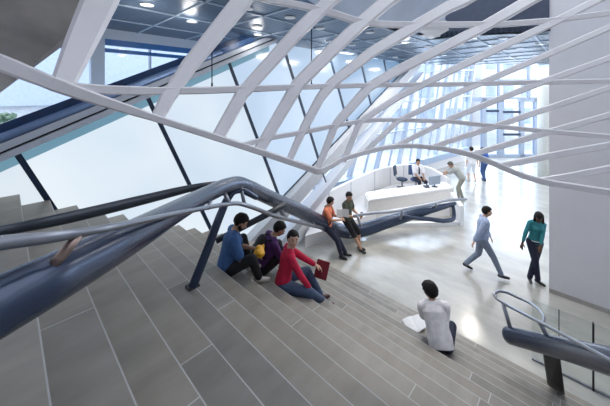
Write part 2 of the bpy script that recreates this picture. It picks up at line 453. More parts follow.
# exit sign above the doors
es = empty('exit_sign', fp(511, zpx(102), DF-.25), 0, 'small red lettered exit sign above the street doors', 'sign')
rotm = Matrix.Rotation(math.atan2(RT.y, RT.x), 4, 'Z')
es.rotation_euler = (0,0,math.atan2(RT.y, RT.x))
MB().box((-.42,-.0,-.17),(.42,.06,.17)).build('sign_box', mat('sign white', (.85,.85,.85), .5, emis=(1,.9,.9), estr=.5), es)
tcv = bpy.data.curves.new('sign_text', 'FONT'); tcv.body = 'EXIT'; tcv.size = .3; tcv.extrude = .006; tcv.align_x = 'CENTER'; tcv.align_y = 'CENTER'
to = bpy.data.objects.new('letters', tcv); C.objects.link(to); to.parent = es; to.location = (0,-.008,0); to.rotation_euler = (PI/2,0,0)
dg = bpy.context.evaluated_depsgraph_get(); dg.update()
tme = bpy.data.meshes.new_from_object(to.evaluated_get(dg)); bpy.data.objects.remove(to)
tme.materials.clear(); to = link('letters', tme, es, [mat('sign red', (.7,.02,.03), .5, emis=(1,.05,.06), estr=.8)]); to.location = (0,-.008,0); to.rotation_euler = (PI/2,0,0)
for sx_ in (-.3,.3): MB().tube([(sx_,.03,.17),(sx_,.03,.6)], .012, n=8).build('sign_hanger', M_frame, es)

# inclined street glazing to the left of the doors
gl = empty('window_3', P(400, 165, 14), kind='structure')
def gchild(o): o.parent = gl; o.matrix_parent_inverse = Matrix.Translation(-V(gl.location)); return o
BL = P(318, 187, 11.4); BR = P(465, 148, 19.2); TL = P(368, 50, 13.2); TR = P(478, 48, 17.2)
def G(u_, v_): return (BL*(1-u_)+BR*u_)*(1-v_) + (TL*(1-u_)+TR*u_)*v_
nrm = (BR-BL).cross(TL-BL).normalized()
if nrm.dot(FW) < 0: nrm = -nrm
gchild(MB().slab([G(0,0)+nrm*.1, G(1,0)+nrm*.1, G(1,1)+nrm*.1, G(0,1)+nrm*.1], nrm*.02).build('pane', M_win))
NU = 7
for k in range(NU+1):
    u_ = k/NU; w = .22 if k % 1 == 0 else .1
    a, b = G(u_, 0), G(u_, 1); s_ = (BR-BL).normalized()*.09
    gchild(MB().slab([a-s_, a+s_, b+s_, b-s_], nrm*.18).build('mullion', M_frame))
    if k < NU:
        a, b = G(u_+.5/NU, 0), G(u_+.5/NU, 1); s_ = (BR-BL).normalized()*.025
        gchild(MB().slab([a-s_, a+s_, b+s_, b-s_], nrm*.1).build('mullion', M_frame))
for v_ in (.3, .55, .8):
    a, b = G(0, v_), G(1, v_); s_ = (TL-BL).normalized()*.04
    gchild(MB().slab([a-s_, b-s_, b+s_, a+s_], nrm*.1).build('transom', M_frame))
M_sill = mat('slate blue sill', (.33,.42,.56), .4, var=.05)
a, b = G(-.02,-.0), G(1.0, 0); s_ = V((0,0,.24))
gchild(MB().slab([a-s_, b-s_, b+s_*.4, a+s_*.4], -nrm*.3).build('window_sill', M_sill))
a, b = G(-.02,-.0)-V((0,0,.24)), G(1.0, 0)-V((0,0,.24))
gchild(MB().slab([V((a.x,a.y,0)), V((b.x,b.y,0)), b, a], nrm*.15).build('low_wall', M_white))

# street outside
gr = MB().box((-60,-60,-.3),(90,90,-.13)).build('trim_3', mat('pale pavement', (.80,.82,.85), .8, var=.1)); tag(gr, kind='structure')
def building(name, label, d, px0, px1, hgt, col, rows, cols, dep=8, wcol=(.38,.46,.56)):
    a = P(px0, 94, d); b = P(px1, 94, d); wid = (b-a).length
    r = empty(name, (a.x, a.y, -.13), math.atan2(RT.y, RT.x), label, 'building')
    MB().box((0,0,0),(wid,dep,hgt)).box((-.2,-.3,hgt),(wid+.2,dep,hgt+.5)).build('wall', mat(name+label[:6], col, .8, var=.08), r)
    cw = wid/cols; rh = hgt/rows
    wm = mat('far window', wcol, .15, var=.3, nscale=.7)
    for i in range(cols):
        for j in range(rows):
            MB().box((cw*(i+.22),-.06,rh*(j+.25)),(cw*(i+.78),-.01,rh*(j+.82))).build('window', wm, r)
    return r
building('street_building', 'pale building across the street behind the glass doors', 36, 482, 640, 17, (.80,.78,.77), 5, 9)
building('street_building', 'light grey building across the street behind the slanting glazing', 38, 250, 467, 13, (.80,.82,.85), 4, 8)
# pale building beyond the rear left window
r = empty('street_building', (-9, 19, -.13), 0, 'pale blue building seen through the upper left window', 'building')
MB().box((-14,0,4.0),(30,6,9.5)).build('wall', mat('pale blue facade', (.56,.63,.76), .8, var=.06), r)
MB().box((-14,.2,0),(30,6,4.0)).build('base_wall', mat('pale base wall', (.66,.68,.70), .8, var=.1), r)
for k in range(10):
    MB().box((-12+k*4.0,.12,1.0),(-9.6+k*4.0,.2,3.3)).build('window', mat('shop window', (.30,.36,.42), .3, var=.4, nscale=1.5), r)
M_leaf = mat('pale foliage', (.22,.30,.20), .8, var=.4, nscale=6); M_bark = mat('bark', (.16,.13,.11), .9, var=.2)
for k, (px, d, w_) in enumerate(((4, 9.5, 'left'), (46, 11.6, 'middle'), (86, 13.6, 'right'))):
    q = P(px, 100, d)
    t_ = empty('street_tree', (q.x, q.y, -.13), 0, {'left':'leftmost small street tree seen through the upper left window','middle':'middle small street tree seen through the upper left window','right':'rightmost small street tree seen through the upper left window'}[w_], 'tree', 'street trees outside the upper left window')
    MB().tube([(0,0,0),(.05,.02,1.6),(0,.05,2.9)], [.09,.07,.04], n=10).build('trunk', M_bark, t_)
    bm = bmesh.new()
    for c_ in range(150):
        a_ = random.uniform(0, 2*PI); rr2 = random.uniform(0,.75)**.6*.62; zz_ = random.uniform(-.6,.6)
        q2 = bmesh.ops.create_icosphere(bm, subdivisions=1, radius=random.uniform(.06,.13)); bmesh.ops.translate(bm, verts=q2['verts'], vec=(rr2*math.cos(a_)*(1-abs(zz_)*.7), rr2*math.sin(a_)*(1-abs(zz_)*.7), 3.25+zz_))
    me = bpy.data.meshes.new('crown'); bm.to_mesh(me); bm.free(); link('crown', me, t_, [M_leaf])

# ------------------------------------------------------------------ white lattice
DT = [(0,2.35),(60,2.45),(130,2.75),(200,3.2),(300,3.9),(400,4.7),(480,5.0),(550,4.9),(610,4.6),(640,4.5)]
def LD(px, py): return interp(px, DT) + (94-py)*.0035
LAT = [
 ('rim', [(-14,57,17),(0,62.5,17),(65,88,12.5),(150,116.5,7.5),(228,141.5,6.8),(300,165.5,6.5),(310,169,6.5),(319,171.5,6.5),(328,168,5.5),(340,161,5),(364,153,5),(391,147,5),(411,146,5),(428,147,5),(450,150,5.5),(471,155,6),(497,165,6),(519,174.5,6),(542,181.5,6.5),(569,186,6.5),(625,195,7)]),
 ('b', [(240,146,5),(270,138,5),(300,133,5),(334,126,4.6),(359,121.5,4.5),(374,120,4.3),(398,120,4.3),(450,121.5,4.5),(487,125.5,5),(542,131,5),(625,138,5.5)]),
 ('b', [(68,87,9),(110,90,8.5),(150,91,8),(200,90.5,7.5),(248,89,7),(300,87,5.5),(381,85,4.7),(450,84.3,4.7),(537,82.3,5),(625,81,5.5)]),
 ('b', [(258,-4,7.5),(268,-.5,7.5),(300,5,7.5),(330,12,7.5),(354,20,7.3),(381,24,7),(423,24.8,6.5),(450,24.3,6),(503,24,6),(550,20.5,6),(625,11,6)]),
 ('d', [(104,-10,31),(100,0,30),(82,40,26),(63,84,20)]),
 ('d', [(250,-12,19),(242,0,19),(189,66,16),(168,97,13),(158,117,11)]),
 ('d', [(340,-9,13),(329,0,13),(300,29,13),(242,94,12),(218,137,11.5)]),
 ('d', [(402,-10,13),(387,0,13),(363,21,12.5),(330,52,12.5),(298,84,12),(258,152,10)]),
 ('d', [(477,-8,11),(463,0,11),(449,6,11),(423,21,11),(371,52.5,10),(332,83,9.5),(320,98,8.5),(302,132,8),(289,161,6.5)]),
 ('d', [(543,-8,10.5),(529,0,10.5),(479,29,10),(450,44,9.5),(398,70,9),(369,87,8.5),(337,123,8),(334,128,7.5),(317,171,6.5)]),
 ('d', [(612,-8,8),(597,0,8),(550,24,8),(450,71,7.5),(398,97,6.8),(361,121,6),(358,126,6),(344,161,5.5)]),
 ('d', [(625,20,6.5),(610,27,6.5),(542,57,6.3),(450,96,6),(398,121,5.6),(365,152,5)]),
 ('d', [(625,52,6.5),(610,58,6.5),(542,82,6.3),(479,107,6),(450,119,5.8),(394,147,5)]),
 ('d', [(625,82,6),(606,89,6),(540,111,6),(484,130,6),(450,141,5.6),(430,148,5)]),
 ('d', [(625,110.5,6.5),(610,115,6.5),(542,134,6.3),(471,155,5.6)]),
 ('d', [(625,142,7),(610,145,7),(555,155,6.8),(500,166,6)]),
 ('d', [(625,165.5,7.5),(610,168.5,7),(574,175.5,6.5),(540,181,6)]),
]
lt = empty('lattice_screen', P(318, 172, 4.0), 0, 'white lattice of crossing painted steel bars hung above the stairs', 'lattice')
for kind, pts in LAT:
    pts = list(pts)
    def beyond(a, b):                       # carry a bar on past the frame
        L_ = math.hypot(a[0]-b[0], a[1]-b[1]); k_ = 110/L_
        return (a[0]+(a[0]-b[0])*k_, a[1]+(a[1]-b[1])*k_, a[2])
    if pts[0][0] < -1 or pts[0][0] > 611 or pts[0][1] < -1: pts.insert(0, beyond(pts[0], pts[1]))
    if pts[-1][0] > 611 or pts[-1][1] < -1: pts.append(beyond(pts[-1], pts[-2]))
    sp = spline([tuple(map(float, p)) for p in pts], 6, lin=(kind != 'rim'))
    P3 = []; Wd = []
    for px, py, w in sp:
        d = LD(px, py) - (.02 if kind == 'rim' else 0); P3.append(P(px, py, d)); Wd.append(w*d/F_PX*(1.12 if 8 < w < 14 else 1.0))
    def sec(i):
        hw = Wd[i]/2; dp = min(.15, max(.05, Wd[i]*.6)); c = hw*.72; e = dp*.5
        # bar seen from the front: flat face plus a bevelled lower flank
        return [(-hw, dp*.2),(-c, -dp*.15),(c*.98, -dp*.2),(hw, dp*.1),(hw*.9, dp*.8),(-hw*.9, dp*.8)]
    norms = [((p-CAM)*V((1,1,0))).normalized() if False else V((p.x-CAM.x, p.y-CAM.y, 0)).normalized() for p in P3]
    m = MB().sweep(P3, sec, normals=norms)
    o = m.build('lattice_rim' if kind == 'rim' else 'lattice_bar', M_lat)
    o.parent = lt; o.matrix_parent_inverse = Matrix.Translation(-V(lt.location))
# short rods carrying the rim
o = MB().tube([P(322,171,4.0), P(326,182,4.05)], .012, n=8).build('hanger_rod', M_steel); o.parent = lt; o.matrix_parent_inverse = Matrix.Translation(-V(lt.location))

# ------------------------------------------------------------------ tubes and handrails
def attach(o, root): o.parent = root; o.matrix_parent_inverse = Matrix.Translation(-V(root.location)); return o
# main guard tube; (px, py, depth, diameter px)
tb = [(-45,330,.68,64),(0,306,.76,58),(65,272,.95,47),(138,233,1.45,31),(180,209,2.15,21),(210,193,2.9,16),(228,185.5,3.35,15),(238,184,3.6,15),(247,187,3.8,15),(262,194,4.4,14.5),(277,201,5.1,14),(300,211,6.4,13.5),(317,220,7.6,13),(333,228,8.4,13),(348,231.5,8.7,13),(362,230,8.8,13),(384,223,8.95,12),(404,217,9.05,10.5),(428,210,9.2,8),(447,205.5,9.4,5),(455,203.5,9.5,3.5)]
foot = P(192.5, 287, 3.12)
rail = empty('stair_guard', (foot.x, foot.y, foot.z), 0, 'blue grey steel tube guard bending down the middle of the stairs past the seated people', 'railing')
sp = spline([tuple(map(float, t)) for t in tb], 6)
attach(MB().tube([P(a,b,d) for a,b,d,w in sp], [w*d/F_PX/2 for a,b,d,w in sp], n=28, roundcap=True).build('guard_tube', M_tube), rail)
t2 = [(-30,236,1.75,10),(0,231,1.9,10),(50,221.5,2.1,11.5),(103,209.5,2.4,11),(150,198,2.75,9.5),(185,189.5,3.1,7.5),(208,184.5,3.35,5),(218,182.5,3.5,3)]
sp = spline([tuple(map(float, t)) for t in t2], 5)
attach(MB().tube([P(a,b,d) for a,b,d,w in sp], [w*d/F_PX/2 for a,b,d,w in sp], n=20, roundcap=True).build('upper_tube', M_dark), rail)
hr = [(-40,250,.66,17),(0,243,.74,14.5),(45,238,.84,11.5),(79,233,.92,9),(125,224.5,1.14,7),(172,214.5,1.72,5.2),(205,208,2.45,4.4),(225,204.5,2.95,4),(238,203.5,3.35,4),(248,206,3.55,4),(274,215.5,4.6,4),(300,222.5,6.1,3.5),(322,228,7.6,3)]
sp = spline([tuple(map(float, t)) for t in hr], 5)
attach(MB().tube([P(a,b,d) for a,b,d,w in sp], [w*d/F_PX/2 for a,b,d,w in sp], n=14, roundcap=True).build('handrail', M_steel), rail)
hr2 = [(354,215.5,8.0,2.6),(375,213,8.3,2.6),(396,211,8.6,2.6),(428,204.5,9.0,2.6),(447,200.5,9.3,2.6),(466,199,9.5,2.6)]
sp = spline([tuple(map(float, t)) for t in hr2], 5)
attach(MB().tube([P(a,b,d) for a,b,d,w in sp], [w*d/F_PX/2 for a,b,d,w in sp], n=10, roundcap=True).build('handrail', M_steel), rail)
M_bronze = mat('bronzed bracket', (.30,.22,.19), .3, metal=.7, var=.15)
attach(MB().tube([P(79,235,.92), P(51,268,.855)], [.015,.017], n=14).build('bracket', M_bronze), rail)
for a, b, w in (((208,208,2.5),(211,200,2.8),4),((224,192,3.15),(229.5,204,3.1),4),((240.5,186,3.55),(244.5,204.5,3.48),3.5),((277.5,203,4.95),(284.5,218,5.15),4.5),((310,217,7.0),(315,226,7.1),3),((400,219,8.7),(403,210.5,8.7),2.5),((361,226,8.0),(357,215.5,8.0),2.5),((435,208,9.1),(437,202.5,9.1),2)):
    attach(MB().tube([P(*a), P(*b)], w*a[2]/F_PX/2, n=10).build('bracket', M_steel), rail)
po = [(193,286,3.12,9),(207.6,249,3.2,8.5),(222,211,3.3,8),(228,198,3.38,7.5),(233.5,191.5,3.45,7),(241,190,3.55,6.5),(249,193.5,3.65,6),(256,197.5,3.75,5)]
sp = spline([tuple(map(float, t)) for t in po], 5)
attach(MB().tube([P(a,b,d) for a,b,d,w in sp], [w*d/F_PX/2 for a,b,d,w in sp], n=16, roundcap=True).build('post', M_tube), rail)
ft = P(192.5,287,3.12)
fz = tz(4)
attach(MB().box((ft.x-.06, ft.y-.05, fz), (ft.x+.06, ft.y+.05, fz+.02)).build('foot_plate', M_black), rail)
attach(MB().tube([P(216,241,4.3), P(286,204.5,4.75)], [.045,.05], n=12).build('strut', M_dark), rail)
lo = [(402,217,8.8,4),(428,219,9.0,4.2),(448,220.5,9.1,4.2),(453,219,9.2,4),(454,212,9.3,3.5),(453,205,9.4,3)]
sp = spline([tuple(map(float, t)) for t in lo], 4)
attach(MB().tube([P(a,b,d) for a,b,d,w in sp], [w*d/F_PX/2 for a,b,d,w in sp], n=12).build('strut', M_tube), rail)

# right guard
rf = P(556, 388, 4.05); zf = None
for i in range(17, -1, -1):
    if rf.x > nose(i-1) and rf.x <= nose(i): zf = tz(i)
if zf is None: zf = 0
rr = empty('stair_guard', (rf.x, rf.y, zf), 0, 'short round ended steel tube guard on a black post at lower right', 'railing')
t3 = [(510,335.5,4.2,15),(530,340.5,3.85,16.5),(560,348,3.35,19),(590,356,2.85,22.5),(610,361.5,2.55,25),(640,371,2.2,29),(690,386,1.8,36)]
sp = spline([tuple(map(float, t)) for t in t3], 4)
attach(MB().tube([P(a,b,d) for a,b,d,w in sp], [w*d/F_PX/2 for a,b,d,w in sp], n=28, roundcap=True).build('guard_tube', M_tube), rr)
h3 = [(690,402,1.45,4),(640,376,1.85,4),(610,360,2.2,3.8),(575,341,2.8,3.4),(545,325,3.45,3.1),(520,312,4.0,2.9),(502,302,4.35,2.8),(496,297.5,4.45,2.8),(494.5,294,4.5,2.6),(497,291.5,4.52,2.6),(503,291.5,4.5,2.6),(517,297,4.4,2.6),(532,304.5,4.2,2.6),(539,310,4.0,2.6),(544,318,3.75,2.6),(543,323.5,3.55,2.6)]
sp = spline([tuple(map(float, t)) for t in h3], 5)
attach(MB().tube([P(a,b,d) for a,b,d,w in sp], [w*d/F_PX/2 for a,b,d,w in sp], n=12).build('handrail', M_steel), rr)
for a, b, w in (((502.5,302,4.35),(511,330,4.15),3.6),((539.5,322,3.6),(550,342,3.5),4.2)):
    attach(MB().tube([P(*a), P(*b)], w*a[2]/F_PX/2, n=10).build('bracket', M_steel), rr)
q = [P(544,350,3.6), P(560,355,3.35), P(565,396,3.95), P(549,386,4.1)]
attach(MB().slab(q, FW*.03).build('post', M_black), rr)

# glass guard at the foot of the stairs, running along Y
gx = PX(532, 298, 6.1); ga = PX(532, 298, 6.1); gb = PX(593.3, 324, 6.1); gc = PX(700, 380, 6.1)
zt_ = (ga.z+gb.z)/2
gg = empty('glass_guard', (6.1, ga.y, 0), 0, 'clear glass guard panels behind the short tube at lower right', 'glass guard')
for y0, y1 in ((ga.y, gb.y+.01), (gb.y-.01, gb.y-1.9)):
    attach(MB().box((6.09, y1, 0), (6.102, y0, zt_)).build('glass_panel', M_glass), gg)
attach(MB().box((6.07, gb.y-.012, 0), (6.12, gb.y+.012, zt_+.0)).build('post', M_black), gg)
attach(MB().box((6.08, gb.y-1.9, 0.0), (6.112, ga.y, .03)).build('base_channel', M_steel), gg)
k0 = PX(559,311,6.1).y
attach(MB().box((6.088, k0-.006, 0), (6.104, k0+.006, zt_)).build('joint_seal', M_tube), gg)

# ------------------------------------------------------------------ reception area
rc = empty('reception_enclosure', PZ(400, 205, 0), 0, 'white curved low wall enclosing the reception area', 'low wall')
cw = [(296,213,.95),(318,198.5,1.02),(340,187,1.08),(362,176.5,1.1),(379,169.5,1.12),(394,166.3,1.15),(413,164.8,1.15),(428,167.5,1.12),(438,172.5,1.05),(447,178.5,.95)]
sp = spline([tuple(map(float, t)) for t in cw], 4)
pp = [PZ(a,b,z) for a,b,z in sp]
bm_ = MB(); n = len(pp)
inn = []; 
for i, p in enumerate(pp):
    t = (pp[min(i+1,n-1)]-pp[max(i-1,0)]); t.z = 0; t.normalize(); s_ = t.cross(V((0,0,1)))*.13
    if s_.dot(FW) < 0: s_ = -s_
    inn.append(p+s_)
vb = [[bm_.bm.verts.new(q) for q in (V((p.x,p.y,0)), p, r_, V((r_.x,r_.y,0)))] for p, r_ in zip(pp, inn)]
for i in range(n-1):
    for k in range(4): bm_.bm.faces.new((vb[i][k], vb[i][(k+1)%4], vb[i+1][(k+1)%4], vb[i+1][k]))
bm_.bm.faces.new(vb[0]); bm_.bm.faces.new(vb[-1][::-1])
attach(bm_.build('curved_wall', M_white), rc)
M_seam = mat('panel seam', (.45,.5,.56), .6, var=.05)
for f in (.18,.3,.42,.53,.63,.73):
    i = int(f*(n-1)); p = pp[i]; d_ = (CAM-p); d_.z = 0; d_.normalize(); s_ = d_.cross(V((0,0,1)))*.012
    b0 = V((p.x,p.y,0)); attach(MB().slab([b0-s_, b0+s_, p+s_-V((0,0,.02)), p-s_-V((0,0,.02))], d_*.01).build('wall_seam', M_seam), rc)
# platform
z_ = .34
plat = [PZ(305,236,z_), PZ(338,226.5,z_), PZ(376,212,z_), PZ(450,207,z_), PZ(449,190,z_), PZ(438,188,z_), PZ(413,183,z_), PZ(394,184,z_), PZ(365,194,z_), PZ(335,208,z_), PZ(312,222,z_)]
tag(MB().slab([V((p.x,p.y,0)) for p in plat], (0,0,z_)).build('trim_4', M_white), kind='structure')
# desk
dk = empty('reception_desk', PZ(420, 213, 0), 0, 'long white reception desk where the guard sits', 'desk')
a = P(370,199,9.9); b = P(454,187,11.2); zt2 = .80; a.z = b.z = zt2
bk = FW*.75
attach(MB().slab([a, b, b+bk, a+bk], (0,0,-.05)).build('desktop', M_white), dk)
M_cream = mat('cream desk panel', (.70,.69,.67), .5, var=.04)
dn = V((0,0,-.44)); a2 = a+FW*.03-V((0,0,.05)); b2 = b+FW*.03-V((0,0,.05))
attach(MB().slab([a2+(b2-a2)*.01, b2, b2+dn, a2+dn+(a2-b2).normalized()*.15], FW*.05).build('front_panel', M_cream), dk)
for q in (a2, b2):
    attach(MB().slab([V((q.x,q.y,z_)), V((q.x,q.y,z_))+FW*.65, q+FW*.65, q], RT*(-.05)).build('end_panel', M_cream), dk)
cu = [PZ(373,228,.0), PZ(459,225.5,.0)]
kb = MB().slab([cu[0], cu[1], cu[1]+FW*.14, cu[0]+FW*.14], (0,0,.12)).build('curb', M_white); tag(kb, 'low white curb on the floor below the reception desk', 'curb')
e0 = PZ(464,226,0); e1 = PZ(454,214,0)
ep = MB().slab([e0, e0+V((0,0,.67)), e1+V((0,0,.80)), e1], -RT*.14).build('end_pier', M_white); tag(ep, 'white end pier where the floor level tube guard stops', 'pier')

# things on and behind the desk
def add_chair(name, px, py, d, z, yaw, label, mfab):
    p = P(px, py, d)
    r = empty(name, (p.x, p.y, z), yaw, label, 'chair')
    MB().lathe([(.20,.40),(.235,.43),(.235,.46),(.2,.49),(.05,.5)], n=18).build('seat', mfab, r)
    m = MB().slab([(-.25,-.2,.58),(-.25,.2,.58),(-.30,.17,1.0),(-.30,-.17,1.0)], (-.05,0,0)).build('backrest', mfab, r, bevel=.02)
    MB().tube([(0,0,.08),(0,0,.42)], .03, n=10).build('column', M_steel, r)
    MB().tube([(-.1,0,.43),(-.26,0,.48),(-.30,0,.66)], .02, n=8).build('back_stem', M_steel, r)
    for k in range(5):
        a = 2*PI*k/5; MB().tube([(0,0,.1),(.27*math.cos(a),.27*math.sin(a),.05)], [.025,.015], n=8).sphere((.27*math.cos(a),.27*math.sin(a),.03), .03).build('leg', M_dark, r)
    return r
M_blueseat = mat('blue seat fabric', (.05,.09,.2), .8, var=.1)
def desk_point(t, back, z=zt2):
    p = a+(b-a)*t+FW*back; p.z = z; return p
q = desk_point(.80, .35)
mo = empty('computer_monitor', q, math.atan2(-FW.y, -FW.x)+.3, 'dark monitor with blue screen on the reception desk beside the leaning man', 'monitor')
MB().lathe([(.12,0),(.12,.012),(.02,.02),(.02,.1)], n=16).build('stand', M_dark, mo)
MB().box((-.02,-.26,.08),(.02,.26,.42)).build('screen_case', mat('pale screen case', (.30,.36,.44), .4, var=.05), mo, bevel=.006)
MB().box((-.024,-.24,.1),(-.021,.24,.40)).build('screen', mat('screen blue', (.1,.2,.35), .2, emis=(.35,.55,.85), estr=.7), mo)
q = desk_point(.70, .42)
mo = empty('desk_phone', q, math.atan2(-FW.y, -FW.x), 'dark desk phone on the reception desk left of the monitor', 'phone')
MB().slab([(-.1,-.09,0),(.1,-.09,0),(.1,.09,0),(-.1,.09,0)], (0,0,.05)).build('base', M_dark, mo, bevel=.01)
MB().tube([(-.09,.05,.07),(-.05,.05,.09),(.05,.05,.09),(.09,.05,.07)], [.03,.018,.018,.03], n=10).build('handset', M_black, mo)

# ------------------------------------------------------------------ people
def rc_mesh(bm, p1, r1, p2, r2, n=14):
    p1 = V(p1); p2 = V(p2); t = p2-p1; L = t.length
    if L < 1e-5: t = V((0,0,1)); L = 1e-5
    t = t.normalized(); s_ = t.cross(V((0,0,1)))
    if s_.length < .01: s_ = t.cross(V((1,0,0)))
    s_.normalize(); u_ = s_.cross(t)
    prof = [(-r1*math.cos(a), r1*math.sin(a)) for a in [k*PI/2/5 for k in range(6)]] + [(L+r2*math.sin(a), r2*math.cos(a)) for a in [k*PI/2/5 for k in range(6)]]
    rings = []
    for z, r in prof:
        r = max(r, 1e-5)
        rings.append([bm.verts.new(p1+t*z+s_*(r*math.cos(2*PI*k/n))+u_*(r*math.sin(2*PI*k/n))) for k in range(n)])
    for i in range(len(rings)-1):
        for k in range(n): bm.faces.new((rings[i][k], rings[i][(k+1)%n], rings[i+1][(k+1)%n], rings[i+1][k]))
    bm.faces.new(rings[0][::-1]); bm.faces.new(rings[-1])
def ell(bm, c, r, rot=None, n=16):
    q = bmesh.ops.create_uvsphere(bm, u_segments=n, v_segments=12, radius=1)
    M = Matrix.Translation(V(c)) @ (rot.to_4x4() if rot is not None else Matrix.Identity(4)) @ Matrix.Diagonal((*r, 1))
    bmesh.ops.transform(bm, matrix=M, verts=q['verts'])
def loft(bm, c, RM, rings, n=20):
    prev = None; c = V(c)
    for z, a_, b_ in rings:
        cur = [bm.verts.new(c + RM @ V((a_*math.cos(2*PI*k/n), b_*math.sin(2*PI*k/n)*(1.0+.06*abs(math.sin(4*PI*k/n))), z))) for k in range(n)]
        if prev is None: bm.faces.new(cur[::-1])
        else:
            for k in range(n): bm.faces.new((prev[k], prev[(k+1)%n], cur[(k+1)%n], cur[k]))
        prev = cur
    bm.faces.new(prev)
def fuse(name, fill, material, parent, vox=.008, smooth=2):
    bm = bmesh.new(); fill(bm)
    bmesh.ops.recalc_face_normals(bm, faces=bm.faces)
    me = bpy.data.meshes.new(name+'_src'); bm.to_mesh(me); bm.free()
    o = bpy.data.objects.new(name+'_src', me); C.objects.link(o)
    md = o.modifiers.new('r', 'REMESH'); md.mode = 'VOXEL'; md.voxel_size = vox
    dg = bpy.context.evaluated_depsgraph_get(); dg.update()
    me2 = bpy.data.meshes.new_from_object(o.evaluated_get(dg))
    bpy.data.objects.remove(o); bpy.data.meshes.remove(me)
    bm = bmesh.new(); bm.from_mesh(me2)
    for _ in range(smooth): bmesh.ops.smooth_vert(bm, verts=bm.verts, factor=.5, use_axis_x=True, use_axis_y=True, use_axis_z=True)
    for f in bm.faces: f.smooth = True
    bm.to_mesh(me2); bm.free(); me2.name = name
    me2.materials.clear()
    return link(name, me2, parent, [material])
def ik(a, b, l1, l2, pole):
    a = V(a); b = V(b); d = b-a; L = d.length; mxl = (l1+l2)*.998
    if L > mxl: b = a+d*(mxl/L); d = b-a; L = mxl
    L = max(L, abs(l1-l2)+.02)
    x = (l1*l1-l2*l2+L*L)/(2*L); h = math.sqrt(max(l1*l1-x*x, 0)); t = d.normalized()
    p = V(pole); p = (p-t*p.dot(t)); p = p.normalized() if p.length > 1e-4 else V((0,1,0))
    return a+t*x+p*h, b
SK = {'light': (.62,.38,.28), 'tan': (.45,.26,.17), 'dark': (.09,.045,.03)}
def skinm(k): return mat('skin '+k, SK[k], .5, var=.05, nscale=20)
def cloth(name, c, r=.85): return mat('cloth '+name, c, r, var=.12, nscale=14, bump=.25)

